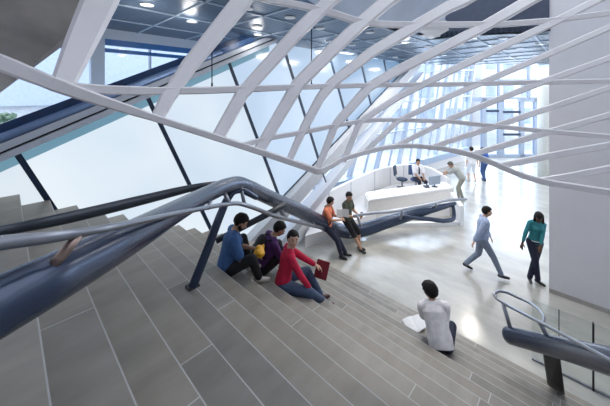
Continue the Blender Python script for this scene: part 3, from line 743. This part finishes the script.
def person(label, loc, yaw, s, pel, up, hands, feet, look, skin='light', shirt=None, trousers=None, shoes=None, hair='short', haircol=(.012,.010,.010), hvol=1.0,
           sleeve=.6, legs=1.0, twist=0.0, epole=None, kpole=None, fdir=None, hdir=None, curl=(.5,.5), female=False, shirt_len=.0, neck_fwd=.03, loose=0.0, headup=None, beard=False, lat_tilt=0.0, sitting=False):
    r = empty('person', loc, yaw, label, 'person'); r.scale = (s,s,s)
    up = V(up).normalized(); pel = V(pel)
    lat = V((-math.sin(twist)*.8, math.cos(twist), lat_tilt)); lat = (lat-up*lat.dot(up)).normalized()
    fwd = lat.cross(up).normalized()
    lat0 = V((0,1,0)); lat0 = (lat0-up*lat0.dot(up)).normalized() if not sitting else V((0,1,0))
    sw = .155 if female else .178; hw = .09
    waist = pel+up*.16; chest = pel+up*.34+fwd*.0; nb = pel+up*.505
    sh = {k: nb-up*.055+lat*(sg*sw) for k, sg in (('L',1),('R',-1))}
    hp = {k: pel+lat0*(sg*hw)-V((0,0,.02)) for k, sg in (('L',1),('R',-1))}
    hf = V(look).normalized(); hu = V(headup) if headup else (up*.4+V((0,0,1))); hl = hu.cross(hf).normalized(); hu = hf.cross(hl).normalized()
    hc = nb + up*.072 + V((0,0,.026)) + fwd*neck_fwd + hu*.055 + hf*.02
    R3 = Matrix((hf, hl, hu)).transposed()
    RT3 = Matrix((fwd, lat, up)).transposed()
    epole = epole or {}; kpole = kpole or {}; fdir = fdir or {}; hdir = hdir or {}
    EL = {}; WR = {}; KN = {}; AN = {}
    for k, sg in (('L',1),('R',-1)):
        EL[k], WR[k] = ik(sh[k], hands[k], .285, .25, epole.get(k, (-.6, sg*.5, -.5)))
        KN[k], AN[k] = ik(hp[k], feet[k], .43, .42, kpole.get(k, (1, sg*.15, .2)))
    gir = .93 if female else 1.0
    def hand(bm, k):
        w = WR[k]; d = V(hdir[k]) if k in hdir else (WR[k]-EL[k]); d.normalize()
        sg = 1 if k == 'L' else -1
        pn = V((0,0,-1)); pn = pn-d*pn.dot(d)
        if pn.length < .3: pn = V((0,-sg,0)); pn = pn-d*pn.dot(d)
        pn.normalize(); sd = d.cross(pn).normalized()
        thumb_s = sd if (sd.dot(V((.7,-sg,.2))) > 0) else -sd
        for o_ in (-.024,-.008,.008,.024):
            rc_mesh(bm, w+sd*o_*.6+d*.01, .017, w+d*.085+sd*o_, .0135, 8)
        cr = curl[0 if k == 'L' else 1]
        for j, (o_, ln) in enumerate(((-.030,.062),(-.010,.075),(.010,.082),(.030,.073))):
            if thumb_s.dot(sd) < 0: o2 = -o_
            else: o2 = o_
            p0 = w+d*.09+sd*o2; dd = d.copy()
            for q_ in range(3):
                ang = cr*(.55+.25*q_)
                dd = (dd*math.cos(ang)+pn*math.sin(ang)).normalized()
                l_ = ln*(.42,.33,.25)[q_]; p1 = p0+dd*l_ + sd*(o2*.04)
                rc_mesh(bm, p0, (.0098,.0090,.0082)[q_], p1, (.0090,.0082,.0072)[q_], 8); p0 = p1
        p0 = w+d*.03+thumb_s*.026; d1 = (d*.7+thumb_s*.7+pn*.25).normalized(); p1 = p0+d1*.04; d2 = (d*.95+thumb_s*.25+pn*.35).normalized()
        rc_mesh(bm, p0, .014, p1, .0115, 8); rc_mesh(bm, p1, .0115, p1+d2*.03, .0095, 8)
    def body(bm):
        ell(bm, pel, (.10, .145, .11), RT3); loft(bm, pel, RT3, [(-.02,.09,.13),(.08,.092*gir,.128*gir),(.18,.090*gir,.125*gir),(.30,.105*gir,.145*gir),(.39,.108*gir,.155*gir),(.46,.075*gir,.13*gir),(.50,.05,.06)])
        rc_mesh(bm, sh['L']-lat*.02, .055, sh['R']+lat*.02, .055)
        for k in 'LR': rc_mesh(bm, nb+up*.01, .05, sh[k]+(nb-sh[k])*.35, .055)
        rc_mesh(bm, nb-up*.04, .062, hc-hu*.05-hf*.02, .052)
        # head
        ell(bm, hc+hu*.022-hf*.008, (.096,.077,.096), R3); ell(bm, hc-hu*.035+hf*.022, (.068,.058,.075), R3)
        rc_mesh(bm, hc-hu*.082+hf*.055, .022, hc-hu*.07+hf*.03, .04)
        rc_mesh(bm, hc+hu*.012+hf*.084, .010, hc-hu*.024+hf*.104, .0145)
        for sg in (1,-1):
            ell(bm, hc+hl*sg*.077-hu*.005-hf*.008, (.018,.009,.030), R3, 8)
            rc_mesh(bm, hc+hu*.024+hf*.080+hl*sg*.012, .009, hc+hu*.022+hf*.066+hl*sg*.045, .009, 8)
            ell(bm, hc-hu*.02+hf*.06+hl*sg*.035, (.03,.025,.025), R3, 8)
        for k in 'LR':
            rc_mesh(bm, sh[k], .050*gir, EL[k], .039*gir); rc_mesh(bm, EL[k], .038*gir, WR[k], .025)
            rc_mesh(bm, EL[k]+(WR[k]-EL[k])*.15, .040*gir, EL[k]+(WR[k]-EL[k])*.45, .036*gir)
            hand(bm, k)
            rc_mesh(bm, hp[k], .085, KN[k], .056); rc_mesh(bm, KN[k], .055, AN[k], .036)
            rc_mesh(bm, KN[k]+(AN[k]-KN[k])*.2, .056, KN[k]+(AN[k]-KN[k])*.5, .046)
            fd = V(fdir.get(k, (1, .12 if k == 'L' else -.12, 0))).normalized()
            rc_mesh(bm, AN[k]-V((0,0,.035))-fd*.03, .034, AN[k]-V((0,0,.050))+fd*.12, .027)
    b = fuse('body', body, skinm(skin), r, .0075)
    g = .014+loose
    def shirtf(bm):
        gl_ = g+loose*.6; loft(bm, pel, RT3, [(-.04-shirt_len,.108+g,.150+g),(.05,.108+gl_,.148+gl_),(.17,.098*gir+gl_,.132*gir+gl_),(.30,.108*gir+g,.150*gir+g),(.39,.110*gir+g,.160*gir+g),(.46,.078*gir+g,.135*gir+g),(.50,.055+g*.3,.07)])
        rc_mesh(bm, sh['L']-lat*.02, .055+g*.9, sh['R']+lat*.02, .055+g*.9)
        for k in 'LR': rc_mesh(bm, nb-up*.004, .052, sh[k]+(nb-sh[k])*.35, .055+g*.9)
        rc_mesh(bm, nb-up*.045, .068, nb-up*.008+fwd*.004, .062)
        if female:
            for sg in (1,-1): ell(bm, chest+fwd*.085+lat*sg*.065+up*.0, (.055,.058,.06), RT3)
        for k in 'LR':
            if sleeve <= 1: rc_mesh(bm, sh[k], .052*gir+g, sh[k]+(EL[k]-sh[k])*sleeve, .046*gir+g+loose*.5)
            else:
                rc_mesh(bm, sh[k], .052*gir+g, EL[k], .042*gir+g); rc_mesh(bm, EL[k], .042*gir+g, EL[k]+(WR[k]-EL[k])*(sleeve-1), .030*gir+g)
    fuse('shirt', shirtf, shirt, r, .009)
    gt_ = .014
    def trf(bm):
        ell(bm, pel-up*.005, (.104+gt_,.148+gt_,.115), RT3)
        for k in 'LR':
            rc_mesh(bm, hp[k], .088+gt_, KN[k], .060+gt_)
            if legs >= 1: rc_mesh(bm, KN[k], .058+gt_, KN[k]+(AN[k]-KN[k])*.97, .042+gt_)
            else: rc_mesh(bm, KN[k], .058+gt_, KN[k]+(AN[k]-KN[k])*max(legs, .02), .056+gt_)
    fuse('trousers' if legs >= 1 else 'shorts', trf, trousers, r, .009)
    for k in 'LR':
        fd = V(fdir.get(k, (1, .12 if k == 'L' else -.12, 0))).normalized()
        def shf(bm):
            rc_mesh(bm, AN[k]-V((0,0,.038))-fd*.035, .042, AN[k]-V((0,0,.050))+fd*.07, .036); rc_mesh(bm, AN[k]-V((0,0,.050))+fd*.06, .038, AN[k]-V((0,0,.052))+fd*.145, .030)
            rc_mesh(bm, AN[k]-V((0,0,.02)), .044, AN[k]-V((0,0,.04)), .044)
        fuse('shoe', shf, shoes, r, .009)
    # hair
    hm = mat('hair', haircol, .65, var=.3, nscale=60, spec=.25) if haircol == (.012,.010,.010) else mat('hair grey', haircol, .6, var=.3, nscale=60)
    bm = bmesh.new(); q = bmesh.ops.create_uvsphere(bm, u_segments=32, v_segments=24, radius=1)
    for v in bm.verts:
        c = v.co.copy(); rr_ = V((.116*c.x, .096*c.y, .112*c.z))
        k_ = 1+.07*noise.noise(c*4)
        low = -.82 if hair != 'long' else -.8
        if (c.x > .50 and c.z < .50) or (c.x > .12 and c.z < .12) or (c.x > -.12 and c.z < -.2) or c.z < low: k_ *= .80
        rr_ *= k_*hvol
        v.co = hc + hu*.028 - hf*.014 + R3 @ rr_
    for f in bm.faces: f.smooth = True
    if hair == 'spiky':
        for v in bm.verts:
            pass
    me = bpy.data.meshes.new('hair'); bm.to_mesh(me); bm.free()
    if hair in ('long','pony'):
        def hf_(bm):
            if hair == 'pony':
                ell(bm, hc-hf*.10+hu*.02, (.045,.045,.045), R3); rc_mesh(bm, hc-hf*.11, .035, hc-hf*.12-V((0,0,.16)), .018)
            else:
                rc_mesh(bm, hc-hf*.07, .065, hc-hf*.09-V((0,0,.15)), .05)
                for sg in (1,-1): rc_mesh(bm, hc+hl*sg*.07-hf*.02+hu*.03, .032, hc+hl*sg*.085-hf*.03-V((0,0,.14)), .028)
        ho = link('hair', me, r, [hm]); fuse('hair_tail', hf_, hm, ho, .009)
    else: ho = link('hair', me, r, [hm])
    # face
    m = MB()
    for sg in (1,-1):
        m.sphere(hc+hl*sg*.031+hf*.083+hu*.004, (.009,.010,.006), 0, R3, 10); m.sphere(hc+hl*sg*.031+hf*.0905+hu*.004, (.004,.006,.006), 1, R3, 8)
    m.build('eyes', [mat('eye white', (.35,.33,.32), .3), mat('eye iris', (.02,.012,.01), .2)], r)
    m = MB()
    for sg in (1,-1): m.tube([hc+hl*sg*.015+hf*.094+hu*.026, hc+hl*sg*.033+hf*.090+hu*.031, hc+hl*sg*.05+hf*.078+hu*.026], [.004,.0045,.003], n=8)
    m.build('eyebrows', hm, r)
    m = MB().tube([hc+hl*.024+hf*.080-hu*.052, hc+hf*.092-hu*.050, hc-hl*.024+hf*.080-hu*.052], [.003,.0065,.003], n=8)
    m.build('mouth', mat('lips '+skin, tuple(x*.6 if i else x*.85 for i, x in enumerate(SK[skin])), .5), r)
    if beard:
        def bf(bm):
            ell(bm, hc-hu*.060+hf*.025, (.066,.060,.05), R3); rc_mesh(bm, hc-hu*.088+hf*.06, .022, hc-hu*.08+hf*.04, .03)
            rc_mesh(bm, hc-hu*.036+hf*.088+hl*.03, .008, hc-hu*.036+hf*.088-hl*.03, .008)
            for sg in (1,-1): rc_mesh(bm, hc+hl*sg*.07-hu*.01, .014, hc+hl*sg*.055-hu*.06+hf*.02, .02)
        fuse('beard', bf, hm, r, .008)
    return r, dict(hc=hc, hf=hf, hl=hl, hu=hu, nb=nb, up=up, fwd=fwd, lat=lat, WR=WR, EL=EL, KN=KN, AN=AN, sh=sh, pel=pel, chest=chest, waist=waist)

def world(r, p): 
    c, s_ = math.cos(r.rotation_euler[2]), math.sin(r.rotation_euler[2]); k = r.scale[0]; p = V(p)*k
    return V((r.location[0]+c*p.x-s_*p.y, r.location[1]+s_*p.x+c*p.y, r.location[2]+p.z))
TOCAM = math.atan2(-FW.y, -FW.x); AWAY = math.atan2(FW.y, FW.x); RIGHT = math.atan2(RT.y, RT.x); LEFT = RIGHT+PI
DOWN = 0.0     # facing down the stairs (+X)
M_paper = mat('paper', (.78,.79,.80), .7, var=.06, nscale=30)
BLK = cloth('black', (.015,.015,.018)); SHB = mat('black shoe', (.014,.012,.012), .4, var=.1); SHW = mat('pale sneaker', (.5,.47,.42), .6, var=.15)
JEAN = cloth('denim', (.06,.09,.16)); NAVY = cloth('navy', (.018,.022,.045))

# 1 man in blue shirt, seated on tread 7
z7 = tz(7)
r, k1 = person('seated bearded man in a blue short sleeved shirt looking down at yellow wrapped food', (2.22, 3.70, z7), -.5, .98, (0,0,.11), (.22,.0,1),
    {'L': (.42,.03,.28), 'R': (.40,-.10,.22)}, {'L': (.38,.24,-.08), 'R': (.46,-.10,-.08)}, (.75,-.15,-.55), 'tan', cloth('blue shirt', (.05,.125,.30)), BLK, SHW,
    sleeve=.75, loose=.012, sitting=True, beard=True, neck_fwd=.04, curl=(.9,.9), kpole={'L': (.5,.7,1), 'R': (.5,-.6,1)})
w = world(r, (.475,-.04,.235))
o = MB(); 
def yf(bm):
    ell(bm, (0,0,0), (.075,.06,.04)); ell(bm, (.03,.03,.03), (.05,.035,.035)); ell(bm, (-.04,-.02,.03), (.04,.04,.03)); rc_mesh(bm, (.04,0,.0), .03, (.09,.01,.05), .015)
y_ = fuse('food_wrap', yf, mat('yellow wrapper', (.80,.42,.02), .5, var=.15, nscale=25, bump=.4), None, .007); y_.location = w; y_.rotation_euler = (.2,.1,.4); y_.scale=(1.35,1.35,1.35)
tag(y_, 'bright yellow food wrapper held by the man in the blue shirt', 'food wrapper')

# 2 man in purple with black backpack, seated on tread 9
z9 = tz(9)
r, k2 = person('dark haired man in a purple shirt with black backpack sitting behind the woman in red', (2.93, 3.80, z9), -.35, .97, (0,0,.11), (.40,-.12,1),
    {'L': (.48,.10,.22), 'R': (.48,-.05,.20)}, {'L': (.44,.16,-.08), 'R': (.44,-.1,-.08)}, (.75,-.2,-.55), 'tan', cloth('purple shirt', (.09,.03,.14)), BLK, SHB, sleeve=1.8, sitting=True, neck_fwd=.04)
up, fw_, la, ch = k2['up'], k2['fwd'], k2['lat'], k2['chest']
RB = Matrix((fw_, la, up)).transposed()
def bpf(bm):
    ell(bm, ch-fw_*.17-up*.03, (.085,.15,.20), RB); ell(bm, ch-fw_*.23-up*.10, (.05,.11,.10), RB)
bp = fuse('backpack', bpf, mat('backpack nylon', (.012,.013,.02), .7, var=.2, bump=.3), None, .01)
bp.location = r.location; bp.rotation_euler = r.rotation_euler; bp.scale = r.scale
tag(bp, 'black backpack on the back of the man in purple', 'backpack')
m = MB()
for sg in (1,-1): m.tube([ch-fw_*.12+la*sg*.09+up*.12, k2['sh']['L' if sg>0 else 'R']+up*.075-la*sg*.05, ch+fw_*.125+la*sg*.11+up*.06, ch+fw_*.09+la*sg*.15-up*.12, ch-fw_*.1+la*sg*.13-up*.15], .014, n=8)
m.build('strap', BLK, bp)

# 3 woman in red
r, k3 = person('seated woman in a crimson long sleeved top and jeans, hair tied back, looking up', (2.90, 3.24, z9), -.62, .97, (0,0,.11), (.22,.0,1),
    {'L': (.60,.10,.20), 'R': (.42,-.22,.03)}, {'L': (.62,.10,-.25), 'R': (.64,-.06,-.25)}, (.10,-.95,.08), 'light', cloth('crimson', (.55,.015,.06)), JEAN, mat('brown shoe', (.08,.03,.025), .5, var=.1),
    hair='pony', sleeve=1.88, sitting=True, female=True, kpole={'L': (.4,.4,1), 'R': (.6,-.9,.5)}, curl=(.5,.4))
w = world(r, (.66,.14,.13))
rb = empty('red_book', w, -.42-.9, 'dark red hardback book held by the woman in red', 'book')
rb.rotation_euler = (math.radians(68), math.radians(12), -1.0)
MB().box((-.10,-.13,-.012),(.10,.13,-.008)).box((-.10,-.13,.008),(.10,.13,.012)).box((-.104,-.13,-.012),(-.098,.13,.012)).build('cover', mat('red cover', (.20,.010,.022), .5, var=.1), rb, bevel=.002)
MB().box((-.098,-.125,-.008),(.096,.125,.008)).build('pages', M_paper, rb)

# 4 man in orange leaning on the tube
pt = P(327, 225, 8.0)
fo = PZ(336, 255.5, 0)
r, k4 = person('man in an orange short sleeved shirt leaning back on the guard tube', (pt.x-.0, pt.y, 0), math.atan2(fo.y-pt.y, fo.x-pt.x), 1.0, (0.0,0,.80), (.05,0,1),
    {'L': (.34,.12,1.02), 'R': (.38,-.02,1.0)}, {'L': (.52,.06,.09), 'R': (.44,-.10,.09)}, (.6,.55,-.35), 'tan', cloth('orange', (.72,.22,.12)), NAVY, SHB, sleeve=.7, loose=.006, curl=(.7,.7))
O4 = (r, k4)
b4 = MB(); s1 = k4['sh']['L']+k4['up']*.06-k4['lat']*.06
kk = k4
pts = [kk['chest']-kk['fwd']*.12+kk['lat']*.08+kk['up']*.1, s1+kk['up']*.02, kk['chest']+kk['fwd']*.135+kk['lat']*.06, kk['waist']+kk['fwd']*.13-kk['lat']*.06, kk['pel']+kk['fwd']*.06-kk['lat']*.18+kk['up']*.05, kk['waist']-kk['fwd']*.1-kk['lat']*.12, kk['chest']-kk['fwd']*.14+kk['lat']*.0]
b4.sweep(spline([tuple(p) for p in pts], 6), lambda i: [(-.006,-.018),(.006,-.018),(.006,.018),(-.006,.018)])
bg = b4.build('shoulder_strap', BLK, r)
# 5 man in olive
pt = P(347, 224, 8.35); fo = PZ(353, 249.5, 0)
r, k5 = person('man in an olive t-shirt and black knee length shorts leaning on the guard tube', (pt.x, pt.y, 0), math.atan2(fo.y-pt.y, fo.x-pt.x)+.1, 1.0, (0,0,.83), (.04,.0,1),
    {'L': (.32,.10,.98), 'R': (.32,-.14,1.0)}, {'L': (.36,.10,.09), 'R': (.46,-.02,.09)}, (.8,-.45,-.25), 'tan', cloth('olive', (.055,.065,.045)), BLK, SHB, legs=.12, sleeve=.55, loose=.006, curl=(.9,.8), hair='short')
w = P(342.5, 212.5, 7.95)
npq = empty('newspaper', w, TOCAM, 'open white newspaper held between the two leaning men', 'newspaper')
for sg in (1,-1):
    MB().slab([(0,0,-.11),(.05,sg*.17,-.12),(.06,sg*.17,.11),(0,0,.10)], (.004,0,0)).build('sheet', M_paper, npq)
w = world(r, (.42,.10,1.0))
cupo = empty('drink_cup', w-V((0,0,.05)), 0, 'small dark red cup in the hand of the man in olive', 'cup')
MB().lathe([(.028,0),(.036,.11),(.038,.11),(.03,.11)], n=16).build('cup', mat('red cup', (.3,.03,.04), .4, var=.1), cupo)
MB().lathe([(.039,.11),(.039,.118),(.03,.122)], n=16).build('lid', BLK, cupo)

# 6 man in white t-shirt
z12 = tz(13); z14 = tz(14)
r, k6 = person('man in a loose white t-shirt seated alone on the lower steps reading, seen from behind', (4.25, 1.43, z12), .25, .90, (0,0,.11), (.48,.30,1),
    {'L': (.34,.14,.42), 'R': (.36,-.02,.20)}, {'L': (.54,.14,-.28), 'R': (.54,-.06,-.28)}, (.45,.85,-.50), 'tan', cloth('white t-shirt', (.85,.82,.82)), NAVY, SHB, sleeve=.85, loose=.016, shirt_len=.04, sitting=True, neck_fwd=.05, curl=(1.1,.6),
    kpole={'L': (.6,.3,1), 'R': (.6,-.3,1)}, epole={'L': (.3,.2,-1), 'R': (.1,.1,-1)}, hvol=1.24)
w = PZ(415, 326, z14)
np2 = empty('open_newspaper', (w.x, w.y, z14), 0, 'open white newspaper lying on the step beside the man in the white t-shirt', 'newspaper')
np2.rotation_euler = (0,0,0)
# two leaves fanned flat, with a fold between them
def leaf(pts, nm, z0):
    P0 = [p-V(np2.location) for p in pts]
    for p in P0: p.z = z0
    m = MB(); n_ = 8; g_ = [[None]*(n_+1) for _ in range(n_+1)]
    for i in range(n_+1):
        for j in range(n_+1):
            u_, v_ = i/n_, j/n_
            p = (P0[0]*(1-u_)+P0[3]*u_)*(1-v_)+(P0[1]*(1-u_)+P0[2]*u_)*v_
            p.z += .014*math.sin(u_*PI)+.004
            g_[i][j] = p
    lo_ = [[m.bm.verts.new(g_[i][j]) for j in range(n_+1)] for i in range(n_+1)]
    hi_ = [[m.bm.verts.new(g_[i][j]+V((0,0,.006))) for j in range(n_+1)] for i in range(n_+1)]
    for i in range(n_):
        for j in range(n_):
            m.bm.faces.new((lo_[i][j],lo_[i+1][j],lo_[i+1][j+1],lo_[i][j+1])); m.bm.faces.new((hi_[i][j],hi_[i][j+1],hi_[i+1][j+1],hi_[i+1][j]))
    for i in range(n_):
        for a_, b_ in (((i,0),(i+1,0)),((i+1,n_),(i,n_)),((0,i+1),(0,i)),((n_,i),(n_,i+1))):
            m.bm.faces.new((lo_[a_[0]][a_[1]],lo_[b_[0]][b_[1]],hi_[b_[0]][b_[1]],hi_[a_[0]][a_[1]]))
    m.build('sheet', M_paper, np2)
zz = z14+.02
leaf([PZ(402,319,zz), PZ(413,336.5,zz), PZ(420,330,zz), PZ(413,315,zz)], 'sheet', .0)
leaf([PZ(412,316,zz), PZ(419,332,zz), PZ(429,326,zz), PZ(427,313,zz)], 'sheet', .008)

# 7 woman in teal
fo = PZ(532, 281.5, 0)
r, k7 = person('woman in a teal pullover and dark jeans leaning by the white wall corner', (fo.x, fo.y, 0), math.atan2(-FW.y,-FW.x)-.15, .97, (-.14,.14,.92), (.02,.10,1),
    {'L': (.14,.10,.90), 'R': (-.06,-.20,.82)}, {'L': (.02,-.07,.09), 'R': (.05,.10,.09)}, (.75,-.3,-.62), 'dark', cloth('teal', (.03,.20,.23)), NAVY, SHB, hair='long', sleeve=1.75, female=True, loose=-.006, fdir={'L': (1,-.3,0), 'R': (1,.5,0)})
m = MB(); k7r = r
def hem(bm): ell(bm, k7['pel']+k7['up']*.035, (.118,.163,.055), Matrix((k7['fwd'],k7['lat'],k7['up'])).transposed())
fuse('undershirt', hem, cloth('white hem', (.72,.75,.76)), r, .009)
# 8 walking person (grey blue)
fo = PZ(482, 274, 0)
r, k8 = person('person in a pale blue shirt and grey trousers striding across the lobby floor', (fo.x, fo.y, 0), RIGHT-.35, 1.0, (0,0,.90), (.10,0,1),
    {'L': (.22,.24,.86), 'R': (-.22,-.24,.86)}, {'L': (-.34,.08,.15), 'R': (.40,-.08,.09)}, (1,.1,-.15), 'light', cloth('pale blue shirt', (.36,.44,.62)), cloth('grey blue trousers', (.22,.27,.36)), SHB, sleeve=1.8, loose=.01, fdir={'L': (.85,.1,-.35)})
# 9 man bent at the desk
fo = PZ(459, 200, 0)
r, k9 = person('man in a grey shirt and khaki trousers bending over the reception desk', (fo.x, fo.y, 0), LEFT-.45, 1.02, (-.12,0,.92), (.78,0,1),
    {'L': (.70,.10,.92), 'R': (.70,-.16,.92)}, {'L': (.0,.10,.09), 'R': (-.14,-.10,.09)}, (.8,0,-.7), 'tan', cloth('grey shirt', (.36,.38,.37)), cloth('khaki', (.27,.27,.23)), SHB, hair='short', haircol=(.10,.09,.085), sleeve=.8, loose=.02)
# 10 guard at desk
q = P(417.5, 192, 12.2)
GZ = z_
ch = add_chair('office_chair', 416, 190, 12.35, GZ-.02, TOCAM+.15, 'blue office chair under the seated guard', M_blueseat)
r, k10 = person('guard in a white shirt and dark tie seated behind the reception desk', (q.x, q.y, GZ-.02), TOCAM+.15, .99, (-.02,0,.60), (.04,0,1),
    {'L': (.30,.12,.66), 'R': (.30,-.1,.66)}, {'L': (.40,.12,.09), 'R': (.40,-.12,.09)}, (1,-.15,-.12), 'tan', cloth('white shirt', (.76,.77,.80)), NAVY, SHB, sleeve=.85, loose=.014, sitting=True)
kk = k10
m = MB().sweep([kk['nb']-kk['up']*.045+kk['fwd']*.10, kk['chest']+kk['fwd']*.150+kk['up']*.03, kk['waist']+kk['fwd']*.150], lambda i: [(-.02-.006*i,-.006),(.02+.006*i,-.006),(.02+.006*i,.006),(-.02-.006*i,.006)], up=V((1,0,0)))
m.build('tie', BLK, r)
add_chair('office_chair', 402, 190, 12.4, GZ-.02, TOCAM+1.0, 'empty dark office chair left of the seated guard', mat('dark blue seat', (.03,.05,.09), .7, var=.1))
# 11, 12 couple walking away
fo = PZ(472, 182, 0)
person('person in a white shirt and white shorts walking towards the street doors', (fo.x, fo.y, 0), AWAY, 1.03, (0,0,.93), (.03,0,1),
    {'L': (.08,.24,.84), 'R': (-.08,-.24,.84)}, {'L': (.12,.09,.09), 'R': (-.14,-.09,.11)}, (1,0,-.05), 'light', cloth('pure white', (.78,.79,.82)), cloth('white shorts', (.72,.74,.80)), SHW, legs=.15, sleeve=.8, loose=.015)
fo = PZ(484.5, 181, 0)
person('person in a bright blue shirt and blue jeans walking towards the street doors', (fo.x, fo.y, 0), AWAY+.2, .99, (0,0,.93), (.12,0,1),
    {'L': (.06,.24,.84), 'R': (.1,-.22,.86)}, {'L': (-.12,.09,.11), 'R': (.14,-.08,.09)}, (1,0,-.35), 'tan', cloth('bright blue', (.03,.10,.42)), cloth('blue jeans', (.05,.10,.25)), SHB, sleeve=.7)

# unseen enclosing walls and roof, added to lower the ambient light
for nm, lo_, hi_ in (('wall_blocker_back', (-5.2,-9.2,0), (-5,9,11)), ('wall_blocker_near', (-5,-9.2,0), (14,-9,11))):
    tag(MB().box(lo_, hi_).build(nm, M_wall), kind='structure')
for lo_, hi_ in (((-5.2,-9.2,11),(2.2,9,11.2)), ((2.2,-9.2,11),(9.5,-4,11.2)), ((2.2,5.9,11),(9.5,9,11.2)), ((9.5,-9.2,11),(12,9,11.2))):  # added roof slabs, out of view; gap shaped to keep the near steps darker
    tag(MB().box(lo_, hi_).build('ceiling', M_wall), kind='structure')
# ------------------------------------------------------------------ light
wd = bpy.data.worlds.new('sky'); sc.world = wd; wd.use_nodes = True
nt = wd.node_tree; bgn = nt.nodes['Background']
tc = nt.nodes.new('ShaderNodeTexCoord'); sx = nt.nodes.new('ShaderNodeSeparateXYZ'); rp = nt.nodes.new('ShaderNodeValToRGB')
nt.links.new(tc.outputs['Generated'], sx.inputs[0]); nt.links.new(sx.outputs[2], rp.inputs[0])
rp.color_ramp.elements[0].position = 0; rp.color_ramp.elements[0].color = (.96,.97,1,1)
rp.color_ramp.elements[1].position = .6; rp.color_ramp.elements[1].color = (.86,.91,1,1)
nt.links.new(rp.outputs[0], bgn.inputs[0]); bgn.inputs[1].default_value = 1.9
def area(name, loc, target, size, sizey, e, col):
    L = bpy.data.lights.new(name, 'AREA'); L.shape = 'RECTANGLE'; L.size = size; L.size_y = sizey; L.energy = e; L.color = col
    o = bpy.data.objects.new(name, L); C.objects.link(o); o.location = loc
    o.rotation_euler = (V(target)-V(loc)).to_track_quat('-Z', 'Y').to_euler(); return o
p = P(520, 60, 22.5); area('daylight_doors', (p.x, p.y, 4.5), P(480, 200, 9), 9, 6, 850, (.86,.93,1))
p = P(400, 60, 19); area('daylight_glazing', (p.x+1, p.y+2, 4.5), P(420, 200, 9), 8, 5, 700, (.80,.90,1))
S = bpy.data.lights.new('sun', 'SUN'); S.energy = .5; S.angle = math.radians(8); S.color = (1,.97,.92)
so_ = bpy.data.objects.new('sun', S); C.objects.link(so_); so_.rotation_euler = V((.55,.6,-.62)).to_track_quat('-Z','Y').to_euler()

# ------------------------------------------------------------------ camera
cd = bpy.data.cameras.new('camera'); cd.sensor_width = 36; cd.sensor_fit = 'HORIZONTAL'; cd.lens = F_PX/610*36
cd.shift_y = -(203-HY)/610; cd.clip_start = .05; cd.clip_end = 300
co_ = bpy.data.objects.new('camera', cd); C.objects.link(co_); co_.location = CAM
co_.rotation_euler = (PI/2, 0, math.atan2(FW.y, FW.x)-PI/2)
sc.camera = co_
sc.view_settings.view_transform = 'Standard'; sc.view_settings.look = 'None'; sc.view_settings.exposure = 0.5; sc.view_settings.gamma = 1
sc.view_settings.use_curve_mapping = False
